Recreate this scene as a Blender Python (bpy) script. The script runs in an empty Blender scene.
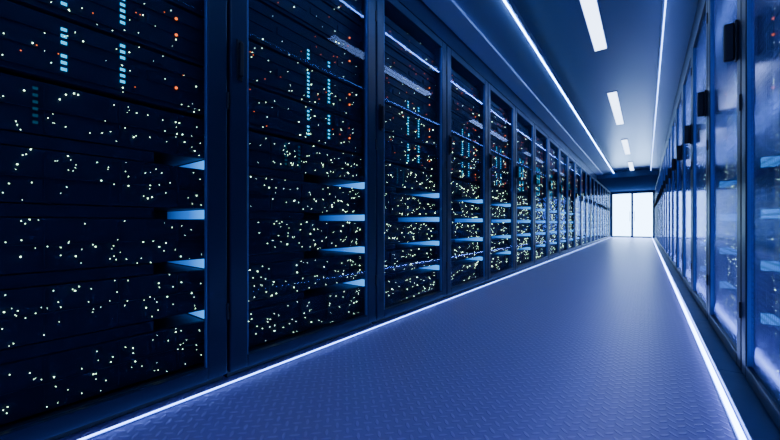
import bpy, bmesh, math, random
from mathutils import Vector, Matrix
random.seed(7)
C = bpy.context.scene.collection
PI = math.pi
XL, XR = -1.43, 0.33          # faces of the two cabinet rows
YE = 20.75                    # end wall
# ------------------------------------------------------------ materials
def newmat(name):
    m = bpy.data.materials.new(name); m.use_nodes = True
    nt = m.node_tree
    for n in list(nt.nodes): nt.nodes.remove(n)
    return m, nt, nt.nodes.new('ShaderNodeOutputMaterial')
def pbr(name, col, rough=.5, metal=0., noise=0., nscale=8., bump=0., spec=.5):
    m, nt, out = newmat(name)
    p = nt.nodes.new('ShaderNodeBsdfPrincipled')
    p.inputs['Base Color'].default_value = (*col, 1)
    p.inputs['Roughness'].default_value = rough
    p.inputs['Metallic'].default_value = metal
    p.inputs['Specular IOR Level'].default_value = spec
    nt.links.new(p.outputs[0], out.inputs[0])
    tc = nt.nodes.new('ShaderNodeTexCoord'); nz = nt.nodes.new('ShaderNodeTexNoise')
    nz.inputs['Scale'].default_value = nscale
    nt.links.new(tc.outputs['Object'], nz.inputs['Vector'])
    if noise:
        mp = nt.nodes.new('ShaderNodeMapRange')
        mp.inputs[3].default_value = max(0, rough-noise); mp.inputs[4].default_value = min(1, rough+noise)
        nt.links.new(nz.outputs[0], mp.inputs[0]); nt.links.new(mp.outputs[0], p.inputs['Roughness'])
    if bump:
        b = nt.nodes.new('ShaderNodeBump'); b.inputs['Strength'].default_value = bump; b.inputs['Distance'].default_value = .002
        nt.links.new(nz.outputs[0], b.inputs['Height']); nt.links.new(b.outputs[0], p.inputs['Normal'])
    return m
def emit(name, col, strength, sample=True):
    m, nt, out = newmat(name)
    e = nt.nodes.new('ShaderNodeEmission'); e.inputs[0].default_value = (*col, 1); e.inputs[1].default_value = strength
    nt.links.new(e.outputs[0], out.inputs[0])
    if not sample: m.cycles.emission_sampling = 'NONE'
    return m
def glass(name, tint, rough, refl, base_refl, haze=0., hazecol=(0,0,0), gcol=(.45,.58,1), power=4, cap=1.):
    m, nt, out = newmat(name)
    N, L = nt.nodes.new, nt.links.new
    tr = N('ShaderNodeBsdfTransparent'); tr.inputs[0].default_value = (*tint, 1)
    gl = N('ShaderNodeBsdfGlossy'); gl.inputs['Roughness'].default_value = rough
    gl.inputs[0].default_value = (*gcol, 1)
    lw = N('ShaderNodeLayerWeight'); lw.inputs[0].default_value = .5
    pw = N('ShaderNodeMath'); pw.operation = 'POWER'; pw.inputs[1].default_value = power
    mu = N('ShaderNodeMath'); mu.operation = 'MULTIPLY_ADD'; mu.inputs[1].default_value = refl; mu.inputs[2].default_value = base_refl
    mn = N('ShaderNodeMath'); mn.operation = 'MINIMUM'; mn.inputs[1].default_value = cap
    mx = N('ShaderNodeMixShader')
    L(lw.outputs['Facing'], pw.inputs[0]); L(pw.outputs[0], mu.inputs[0]); L(mu.outputs[0], mn.inputs[0]); L(mn.outputs[0], mx.inputs[0])
    base = tr
    if haze:
        df = N('ShaderNodeBsdfTranslucent'); df.inputs[0].default_value = (*hazecol, 1)
        m2 = N('ShaderNodeMixShader'); m2.inputs[0].default_value = haze
        # fine woven mesh inside the pane
        tc = N('ShaderNodeTexCoord'); sp = N('ShaderNodeSeparateXYZ'); L(tc.outputs['Object'], sp.inputs[0])
        def sn(o, f):
            a = N('ShaderNodeMath'); a.operation = 'MULTIPLY'; a.inputs[1].default_value = f; L(o, a.inputs[0])
            b = N('ShaderNodeMath'); b.operation = 'SINE'; L(a.outputs[0], b.inputs[0]); return b.outputs[0]
        mxx = N('ShaderNodeMath'); mxx.operation = 'MAXIMUM'; L(sn(sp.outputs[1], 260), mxx.inputs[0]); L(sn(sp.outputs[2], 260), mxx.inputs[1])
        mr = N('ShaderNodeMapRange'); mr.inputs[1].default_value = .2; mr.inputs[2].default_value = .9
        mr.inputs[3].default_value = haze*.3; mr.inputs[4].default_value = haze*1.6; L(mxx.outputs[0], mr.inputs[0]); L(mr.outputs[0], m2.inputs[0])
        L(tr.outputs[0], m2.inputs[1]); L(df.outputs[0], m2.inputs[2]); base = m2
    L(base.outputs[0], mx.inputs[1]); L(gl.outputs[0], mx.inputs[2])
    L(mx.outputs[0], out.inputs[0])
    return m
M = {}
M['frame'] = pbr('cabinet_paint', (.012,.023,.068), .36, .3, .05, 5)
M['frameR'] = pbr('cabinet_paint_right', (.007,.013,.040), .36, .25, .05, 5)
M['bead'] = pbr('glazing_bead_metal', (.10,.20,.50), .35, .6, .05, 9)  # bright tone stands in for the highlight along the door edge
M['inner'] = pbr('cabinet_inside', (.004,.008,.026), .7, .1, .05)
M['chassis'] = pbr('server_metal', (.008,.014,.045), .5, .2, .1, 20)
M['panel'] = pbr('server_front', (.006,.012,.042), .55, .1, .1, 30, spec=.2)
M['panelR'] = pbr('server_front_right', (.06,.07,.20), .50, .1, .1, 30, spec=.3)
M['black'] = pbr('black_plastic', (.004,.005,.010), .45, 0, .05)
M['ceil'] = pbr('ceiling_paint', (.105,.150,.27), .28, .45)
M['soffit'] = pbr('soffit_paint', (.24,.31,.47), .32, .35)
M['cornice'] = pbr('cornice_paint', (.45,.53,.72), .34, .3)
M['wall'] = pbr('wall_paint', (.03,.055,.14), .9, 0, .05, 3, .2, 0)
M['alu'] = pbr('aluminium', (.2,.3,.6), .3, .8, .05, 12)
M['step'] = pbr('step_plate_metal', (.07,.10,.25), .38, .6, .08, 12)
M['glass'] = glass('door_glass', (.94,.97,1), .0, .34, .0, power=3, cap=.055)
M['glassR'] = glass('tinted_glass', (.86,.90,1), .13, .66, .02, .22, (.50,.53,.94), (.60,.64,1))
M['lamp'] = emit('lamp_diffuser', (.52,.68,1), 7)
M['strip'] = emit('strip_diffuser', (.22,.42,1), 56)
M['stripR'] = emit('strip_diffuser_right', (.22,.42,1), 12)
M['fstrip'] = emit('floor_strip_diffuser', (.24,.37,1), 28)
M['fstripL'] = emit('floor_strip_diffuser_left', (.18,.33,1), 14)
M['doorlit'] = emit('lit_door_glass', (.36,.62,1), 13)
M['bar'] = emit('cabinet_light_bar', (.04,.16,1), 3.8)
M['barR'] = emit('cabinet_light_bar_violet', (.33,.37,1), 28)
M['white'] = emit('led_white', (.64,1,.58), 13, False)
M['cyan'] = emit('led_cyan', (.0,.50,.95), 2.0, False)
M['teal'] = emit('led_teal_dim', (.0,.20,.40), .25, False)
M['orange'] = emit('led_orange', (1,.16,.02), 2.4, False)
# glow painted on the inner side wall seen through the gaps, brighter towards the door
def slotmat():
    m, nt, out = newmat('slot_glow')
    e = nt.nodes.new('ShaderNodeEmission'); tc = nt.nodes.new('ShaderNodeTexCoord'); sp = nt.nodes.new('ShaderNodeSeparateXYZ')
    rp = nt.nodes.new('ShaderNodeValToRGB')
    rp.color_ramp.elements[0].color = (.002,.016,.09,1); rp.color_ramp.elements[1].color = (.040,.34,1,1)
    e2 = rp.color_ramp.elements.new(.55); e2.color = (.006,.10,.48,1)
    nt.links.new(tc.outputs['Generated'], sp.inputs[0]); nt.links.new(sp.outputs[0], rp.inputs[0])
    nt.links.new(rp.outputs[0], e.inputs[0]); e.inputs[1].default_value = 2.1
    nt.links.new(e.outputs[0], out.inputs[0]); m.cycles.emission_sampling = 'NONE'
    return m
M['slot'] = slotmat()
def floormat():
    m, nt, out = newmat('tread_floor')
    N, L = nt.nodes.new, nt.links.new
    def mth(op, a, b=None, c=None):
        n = N('ShaderNodeMath'); n.operation = op
        for i, v in enumerate((a, b, c)):
            if v is None: continue
            if isinstance(v, (int, float)): n.inputs[i].default_value = v
            else: L(v, n.inputs[i])
        return n.outputs[0]
    p = N('ShaderNodeBsdfPrincipled'); L(p.outputs[0], out.inputs[0])
    tc = N('ShaderNodeTexCoord'); mp = N('ShaderNodeMapping'); mp.inputs['Rotation'].default_value = (0,0,PI/4)
    mp.inputs['Scale'].default_value = (30,30,30)
    L(tc.outputs['Object'], mp.inputs[0]); sp = N('ShaderNodeSeparateXYZ'); L(mp.outputs[0], sp.inputs[0])
    u, v = sp.outputs[0], sp.outputs[1]
    fu = mth('SUBTRACT', mth('FRACT', u), .5); fv = mth('SUBTRACT', mth('FRACT', v), .5)
    par = mth('ABSOLUTE', mth('MODULO', mth('ADD', mth('FLOOR', u), mth('FLOOR', v)), 2))
    def ln(a, b, sa, sb):
        return mth('SQRT', mth('ADD', mth('POWER', mth('ABSOLUTE', mth('MULTIPLY', a, sa)), 2.), mth('POWER', mth('ABSOLUTE', mth('MULTIPLY', b, sb)), 2.)))
    r1 = ln(fu, fv, 1.0, 2.9); r2 = ln(fu, fv, 2.9, 1.0)
    r = mth('ADD', mth('MULTIPLY', r1, mth('SUBTRACT', 1, par)), mth('MULTIPLY', r2, par))
    mr = N('ShaderNodeMapRange'); mr.inputs[1].default_value = .55; mr.inputs[2].default_value = .35
    L(r, mr.inputs[0])
    bp = N('ShaderNodeBump'); bp.inputs['Strength'].default_value = .72; bp.inputs['Distance'].default_value = .0034
    L(mr.outputs[0], bp.inputs['Height']); L(bp.outputs[0], p.inputs['Normal'])
    mx = N('ShaderNodeMix'); mx.data_type = 'RGBA'
    mx.inputs[6].default_value = (.47,.36,.80,1); mx.inputs[7].default_value = (.60,.47,.94,1)
    L(mr.outputs[0], mx.inputs[0]); L(mx.outputs[2], p.inputs['Base Color'])
    p.inputs['Roughness'].default_value = .38; p.inputs['Metallic'].default_value = .42
    return m
M['floor'] = floormat()
# ------------------------------------------------------------ mesh helpers
class MB:
    def __init__(s): s.bm = bmesh.new()
    def box(s, x0, x1, y0, y1, z0, z1, bev=0):
        r = bmesh.ops.create_cube(s.bm, size=1); vs = r['verts']
        for v in vs:
            v.co = Vector(((x0+x1)/2 + v.co.x*(x1-x0), (y0+y1)/2 + v.co.y*(y1-y0), (z0+z1)/2 + v.co.z*(z1-z0)))
        if bev:
            es = list({e for v in vs for e in v.link_edges})
            bmesh.ops.bevel(s.bm, geom=es, offset=bev, segments=2, affect='EDGES', profile=.5)
        return s
    def slot(s, k, x0):
        s.bm.faces.ensure_lookup_table()
        for f in s.bm.faces[x0:]: f.material_index = k
        return len(s.bm.faces)
    def dot(s, x, y, z, r, sub=1):
        bmesh.ops.create_icosphere(s.bm, subdivisions=sub, radius=r, matrix=Matrix.Translation((x,y,z)))
        return s
    def cyl(s, p, r, h, axis='Z', seg=16):
        m = Matrix.Translation(p)
        if axis == 'X': m = m @ Matrix.Rotation(PI/2, 4, 'Y')
        if axis == 'Y': m = m @ Matrix.Rotation(PI/2, 4, 'X')
        bmesh.ops.create_cone(s.bm, cap_ends=True, segments=seg, radius1=r, radius2=r, depth=h, matrix=m)
        return s
    def mesh(s, name, *mats):
        me = bpy.data.meshes.new(name); s.bm.to_mesh(me); s.bm.free()
        for mt in mats: me.materials.append(mt)
        return me
def link(name, me, parent=None, loc=(0,0,0)):
    o = bpy.data.objects.new(name, me); C.objects.link(o); o.location = loc
    if parent: o.parent = parent
    return o
def tag(o, label, cat, group=None):
    o['label'] = label; o['category'] = cat
    if group: o['group'] = group
    return o
def thing(name, label, cat, loc, rz=0, group=None):
    o = link(name, None, None, loc); o.rotation_euler = (0,0,rz)
    return tag(o, label, cat, group)
def struct(name, mb, mat, parent=None):
    o = link(name, mb.mesh(name, mat), parent)
    if not parent: o['kind'] = 'structure'
    return o
ORD = 'first second third fourth fifth sixth seventh eighth ninth tenth eleventh twelfth thirteenth fourteenth fifteenth sixteenth seventeenth eighteenth nineteenth twentieth twenty-first'.split()
# ------------------------------------------------------------ setting
struct('floor', MB().box(-2.45, 1.35, -1.5, YE+.1, -.1, 0), M['floor'])
ZS, ZC = 2.49, 2.55
b = MB()
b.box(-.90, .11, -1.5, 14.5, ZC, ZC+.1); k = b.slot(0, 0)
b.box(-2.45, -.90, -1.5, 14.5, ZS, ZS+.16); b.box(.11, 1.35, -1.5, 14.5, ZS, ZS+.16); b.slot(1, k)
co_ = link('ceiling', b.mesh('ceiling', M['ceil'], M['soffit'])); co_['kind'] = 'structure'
struct('trim_1', MB().box(-2.45, 1.35, 14.5, YE, 2.32, 2.65), M['wall'])
struct('trim_2', MB().box(-2.45, XL-.01, -.25, 14.49, 2.305, ZS-.002), M['frame'])
struct('trim_3', MB().box(XR+.01, 1.35, 1.1, 14.49, 2.305, ZS-.002), M['frameR'])
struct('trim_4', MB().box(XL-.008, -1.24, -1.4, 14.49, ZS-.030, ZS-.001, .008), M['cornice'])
struct('wall_left', MB().box(-2.55, -2.45, -1.5, YE+.1, 0, 2.65), M['wall'])
struct('wall_right', MB().box(1.35, 1.45, -1.5, YE+.1, 0, 2.65), M['wall'])
DT = 2.22
w = MB(); w.box(-2.45, -1.40, YE, YE+.1, 0, 2.32); w.box(.30, 1.35, YE, YE+.1, 0, 2.32); w.box(-1.40, .30, YE, YE+.1, DT, 2.32)
struct('wall_back', w, M['wall'])
for i, (x0, x1) in enumerate(((-1.40,-.555), (-.545,.30))):
    f = MB(); t = .045
    f.box(x0, x0+t, YE+.01, YE+.06, 0, DT, .004); f.box(x1-t, x1, YE+.01, YE+.06, 0, DT, .004)
    f.box(x0+t, x1-t, YE+.01, YE+.06, 0, .07); f.box(x0+t, x1-t, YE+.01, YE+.06, DT-.04, DT)
    d = struct('door_%d' % (i+1), f, M['frame'])
    struct('door_glass', MB().box(x0+t, x1-t, YE+.03, YE+.04, .07, DT-.04), M['doorlit'], d)
    hx = x1-.09 if i == 0 else x0+.09
    h = MB().cyl((hx, YE-.03, 1.05), .012, .5); h.box(hx-.008, hx+.008, YE-.03, YE+.03, .85, .87); h.box(hx-.008, hx+.008, YE-.03, YE+.03, 1.23, 1.25)
    struct('door_handle', h, M['alu'], d)
# ------------------------------------------------------------ light strips
def strip(x, z, y0, y1, wd, ht, up, mat, label):
    t = thing('led_strip', label, 'light strip', (x, (y0+y1)/2, z))
    L = (y1-y0)/2
    s = 1 if up else -1
    z0, z1 = sorted((0, s*.003)); link('housing', MB().box(-wd-.006, wd+.006, -L, L, z0, z1).mesh('housing', M['alu']), t)
    z0, z1 = sorted((s*.003, s*ht)); link('diffuser', MB().box(-wd, wd, -L, L, z0, z1, .0015).mesh('diffuser', mat), t)
strip(XL+.030, 0, -.6, YE, .0030, .007, True, M['fstripL'], 'glowing white light strip along the floor at the left cabinets')
strip(.240, 0, .3, YE, .0075, .010, True, M['fstrip'], 'glowing white light strip along the floor at the right cabinets')
strip(-.918, ZS+.0005, -.6, 14.48, .0042, .012, False, M['strip'], 'long thin ceiling light strip above the left cabinets')
strip(.128, ZS+.0005, -.6, 14.48, .0042, .012, False, M['stripR'], 'long thin ceiling light strip above the right cabinets')
# ------------------------------------------------------------ ceiling lamps
lab = ['rectangular ceiling light overhead, before the nearest one seen at the top of the photo',  # first lamp is added, unseen, to brighten the near floor
       'largest nearest rectangular ceiling light, cut off by the top of the photo',
       'second rectangular ceiling light from the camera, wholly in view',
       'third rectangular ceiling light from the camera, short and bright',
       'farthest and smallest rectangular ceiling light before the lowered ceiling']
hm = MB(); hm.box(-.063,-.053,-.96,.96,-.012,0,.002); hm.box(.053,.063,-.96,.96,-.012,0,.002); hm.box(-.053,.053,-.96,-.95,-.012,0); hm.box(-.053,.053,.95,.96,-.012,0)
hme = hm.mesh('frame', M['alu']); dme = MB().box(-.053,.053,-.95,.95,-.02,-.001,.003).mesh('diffuser', M['lamp'])
for i in range(5):
    t = thing('ceiling_light', lab[i], 'ceiling light', (-.385, -.1+3.4*i, ZC), 0, 'ceiling lights down the middle of the aisle')
    link('frame', hme, t); link('diffuser', dme, t)
# ------------------------------------------------------------ cabinets
UN = [(.08,.2575),(.3025,.4775),(.5225,.6925),(.7375,.9075),(.9525,1.12)] + [(1.135+.213*k, 1.135+.213*k+.203) for k in range(5)]
GAPS = [(.2605,.2995),(.4805,.5195),(.6955,.7345),(.9105,.9495)]
def cabinet_meshes(right):
    m = {}; FM = M['frameR' if right else 'frame']
    m['plinth'] = MB().box(-.88,-.035,.01,.99,0,.05).mesh('plinth', M['black'])
    if right: m['step_plate'] = MB().box(-.034,.076,.001,.999,0,.024,.003).mesh('step_plate', M['step'])
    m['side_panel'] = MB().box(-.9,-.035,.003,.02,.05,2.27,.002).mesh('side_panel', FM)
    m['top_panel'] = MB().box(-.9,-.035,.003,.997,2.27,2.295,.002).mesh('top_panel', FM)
    m['floor_panel'] = MB().box(-.9,-.035,.02,.98,.05,.07).mesh('floor_panel', M['inner'])
    m['back_panel'] = MB().box(-.9,-.89,.02,.98,.07,2.27).mesh('back_panel', M['inner'])
    s = .082
    d = MB(); zb, zt = .03, 2.285
    d.box(-.032,0,.006,.006+s,zb,zt,.007); d.box(-.032,0,.994-s,.994,zb,zt,.007)
    d.box(-.032,0,.006+s,.994-s,zb,zb+.055,.003); d.box(-.032,0,.006+s,.994-s,zt-.06,zt,.003)
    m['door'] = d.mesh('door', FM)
    d = MB()
    d.box(-.022,-.004,.006+s,.0105+s,zb+.055,zt-.06,.001); d.box(-.022,-.004,.9895-s,.994-s,zb+.055,zt-.06,.001)
    m['glazing_bead'] = d.mesh('glazing_bead', M['bead'])
    m['door_glass'] = MB().box(-.018,-.014,.0105+s,.9895-s,zb+.055,zt-.06).mesh('door_glass', M['glassR' if right else 'glass'])
    h = MB()
    if right:
        hy, hz = .93, 1.50
        h.box(0,.010,hy-.018,hy+.018,hz-.09,hz+.09,.003)
        h.box(.010,.046,hy-.012,hy+.012,hz-.085,hz+.085,.006)
    else:
        hy, hz = .045, 1.39
        h.box(0,.008,hy-.013,hy+.013,hz-.09,hz+.09,.003)
        h.box(.008,.028,hy-.009,hy+.009,hz-.075,hz+.075,.005)
    m['door_handle'] = h.mesh('door_handle', M['black'])
    hg = MB(); yy = .006 if right else .994
    hg.cyl((.001, yy, 0), .006, .07)
    m['hinge'] = hg.mesh('hinge', M['black'])
    ys = (.945,.955) if right else (.045,.055)
    m['light_bar'] = MB().box(-.046,-.036,*ys,.09,2.24,.001).mesh('light_bar', M['barR' if right else 'bar'])  # added lamp behind the door stile, brightens server fronts and right-hand glass
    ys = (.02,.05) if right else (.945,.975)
    m['slot'] = [MB().box(-.50,-.055,*ys,z0,z1).mesh('slot_light', M['slot']) for z0, z1 in GAPS]  # emissive blocks stand in for the lit side wall
    # blanking plates close the gaps: longer ones in the nearest cabinets
    m['blank'] = []
    for e in (.75, .47, .34):
        ys = (.55,.948) if right else (.052,e)
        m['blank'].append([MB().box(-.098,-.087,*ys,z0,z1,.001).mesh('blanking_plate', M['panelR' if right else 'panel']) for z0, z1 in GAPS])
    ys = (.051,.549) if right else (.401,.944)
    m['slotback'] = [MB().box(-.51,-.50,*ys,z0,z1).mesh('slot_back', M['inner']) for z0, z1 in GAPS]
    return m
ML, MR = cabinet_meshes(False), cabinet_meshes(True)
def cabinet(i, m, loc, rz, label, group, full):
    t = thing('server_cabinet', label, 'server cabinet', loc, rz, group)
    link('plinth', m['plinth'], t); link('side_panel', m['side_panel'], t); link('side_panel', m['side_panel'], t, (0,.977,0))
    if 'step_plate' in m: link('step_plate', m['step_plate'], t)
    link('top_panel', m['top_panel'], t); link('floor_panel', m['floor_panel'], t); link('back_panel', m['back_panel'], t)
    link('light_bar', m['light_bar'], t)
    d = link('door', m['door'], t); link('door_glass', m['door_glass'], d); link('door_handle', m['door_handle'], d); link('glazing_bead', m['glazing_bead'], d)
    if full:
        for z in (.3, 1.2, 2.05): link('hinge', m['hinge'], d, (0,0,z))
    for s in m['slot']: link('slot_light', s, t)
    for s in m['blank'][min(i, 2)]: link('blanking_plate', s, t)
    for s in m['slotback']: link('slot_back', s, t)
    return t
# server meshes (origin: middle of the front bottom edge; +x towards the aisle, y across)
def chassis_mesh(h): return MB().box(-.58,-.012,-.44,.44,0,h,.003).mesh('chassis', M['chassis'])
def front_mesh(h, tall, mat):
    b = MB(); b.box(-.012,0,-.448,.448,.001,h-.001,.002)
    if tall:
        for k in range(2): b.box(0,.005,-.42,.42, h*(.10+.62*k), h*(.10+.62*k)+.005)
        for k in range(4): b.box(0,.004,-.42+.215*k,-.42+.215*k+.19, h*.42, h*.60,.001)
    else:
        b.box(0,.006,-.445,.445, h*.48, h*.48+.005)
        for k in range(5): b.box(0,.003,-.43+.19*k,-.43+.19*k+.004,.012,h-.012)
    return b.mesh('front_panel', mat)
HS = [z1-z0 for z0, z1 in UN]
CH = [chassis_mesh(h) for h in HS]; FR = [front_mesh(h, i >= 5, M['panel']) for i, h in enumerate(HS)]
FRR = [front_mesh(h, i >= 5, M['panelR']) for i, h in enumerate(HS)]
hd = MB().box(0,.02,-.005,.005,.03,.036); hd.box(0,.02,-.005,.005,.10,.106); hd.box(.016,.022,-.005,.005,.03,.106,.001)
HD = hd.mesh('pull_handle', M['black'])
# lights get slightly bigger lenses on the farther cabinets, where there are fewer of them
LWs = {i: [MB().dot(0,0,0,r*(1+.30*i),1).mesh('indicator_light', M['white']) for r in (.0008,.0012,.0020)] for i in range(5)}
LO = MB().dot(0,0,0,.0054,2).mesh('warning_light', M['orange'])
LOs = {i: MB().dot(0,0,0,.0019*(1+.2*i),1).mesh('warning_light', M['orange']) for i in range(5)}
LC = MB().box(0,.003,-.0075,.0075,-.005,.005,.001).mesh('status_light', M['cyan'])
LT = MB().box(0,.003,-.006,.006,-.0045,.0045,.001).mesh('status_light', M['teal'])
def server_lights(ci, u, rnd, near):
    """list of (kind, y, z)"""
    h = HS[u]; out = []
    n = 80 if u < 5 else (44 if u < 7 else 12)
    n = int(n * (1, .80, .60, .46, .38)[min(ci, 4)])
    if not near: n = int(n*.8)
    for _ in range(n): out.append(('w', rnd.uniform(-.43,.43), rnd.uniform(.004,h-.004), rnd.choice((0,0,1,1,1,2))))
    if u >= 5:
        for cy in (-.005,.15):
            if u > 7: continue
            off = .0 if cy < 0 else .012
            for k in range(7):
                if k == 3 and u % 2: continue
                if u == 7 and k > (3 if cy < 0 else 1): continue
                out.append(('c', cy, .040+off+.0215*k, 0))
        if u in (5, 6, 8): out.append(('O', .325, .085, 0))
        if u in (6, 7): out.append(('O', .325, .15, 0))
        for _ in range(7 if near else 4): out.append(('o', rnd.uniform(-.42,.38), rnd.uniform(.02,h-.02), 0))
    if near and u == 4:
        for cy in (-.155,-.07):
            for k in range(6): out.append(('t', cy, .035+.021*k, 0))
    return out
def server(ci, u, x, yc, rz, label, group, near):
    rnd = random.Random(ci*101+u*7+(500 if rz else 0))
    t = thing('server', label, 'server', (x, yc, UN[u][0]), rz, group)
    link('chassis', CH[u], t); link('front_panel', (FRR if rz else FR)[u], t)
    sg = -1 if rz else 1
    Ls = server_lights(ci, u, rnd, near)
    if near:
        link('pull_handle', HD, t, (0,-.435,0)); link('pull_handle', HD, t, (0,.435,0))
        for k, y, z, s in Ls:
            if k == 'w': link('indicator_light', LWs[ci][s], t, (.008, y, z))
            elif k == 'c': link('status_light', LC, t, (.004, y*sg, z))
            elif k == 't': link('status_light', LT, t, (.006, y*sg, z))
            elif k == 'O': link('warning_light', LO, t, (.007, -.415 if rz else y, z))
            else: link('warning_light', LOs[ci], t, (.007, y*sg, z))
    else:
        a, c, o = MB(), MB(), MB()
        for k, y, z, s in Ls:
            if k == 'w': a.dot(.008, y, z, .0032, 1)
            elif k == 'c': c.box(.002,.008,y-.0075,y+.0075,z-.005,z+.005)
            else: o.dot(.007, y, z, .0036, 1)
        link('indicator_lights', a.mesh('indicator_lights', M['white']), t)
        if 5 <= u <= 7: link('status_lights', c.mesh('status_lights', M['cyan']), t)
        if u >= 5: link('warning_lights', o.mesh('warning_lights', M['orange']), t)
for i in range(21):
    y0 = -.25 + i
    l = 'largest dark glass-doored server cabinet, cut off by the left edge' if i == 0 else 'dark glass-doored server cabinet, %s from the camera in the left row' % ORD[i]
    cabinet(i, ML, (XL, y0, 0), 0, l, 'server cabinets of the left row', i < 6)
    for u in range(10):
        server(i, u, XL-.085, y0+.5, 0, '%s server up from the floor in the %s cabinet of the left row' % (ORD[u], ORD[i]), 'servers in the left cabinets', i < 5)
for i in range(19):
    y0 = 1.1 + i
    l = 'tinted glass-doored server cabinet cut off by the right edge' if i == 0 else 'tinted glass-doored server cabinet, %s from the camera in the right row' % ORD[i]
    cabinet(i, MR, (XR, y0+1, 0), PI, l, 'server cabinets of the right row', i < 5)
    if i < 4:
        for u in range(10):
            server(i, u, XR+.085, y0+.5, PI, '%s server up from the floor in the %s cabinet of the right row' % (ORD[u], ORD[i]), 'servers in the right cabinets', i < 2)
# ------------------------------------------------------------ world, camera
W = bpy.data.worlds.new('World'); bpy.context.scene.world = W; W.use_nodes = True
bg = W.node_tree.nodes['Background']; bg.inputs[0].default_value = (.08,.13,.6,1); bg.inputs[1].default_value = 1.6
cam = bpy.data.cameras.new('Camera'); co = bpy.data.objects.new('Camera', cam); C.objects.link(co)
co.location = (0,0,.673); co.rotation_euler = (PI/2, 0, math.atan(256/340))
cam.sensor_width = 36; cam.lens = 36*340/780; cam.shift_y = 4/780; cam.clip_start = .01; cam.clip_end = 100
bpy.context.scene.camera = co
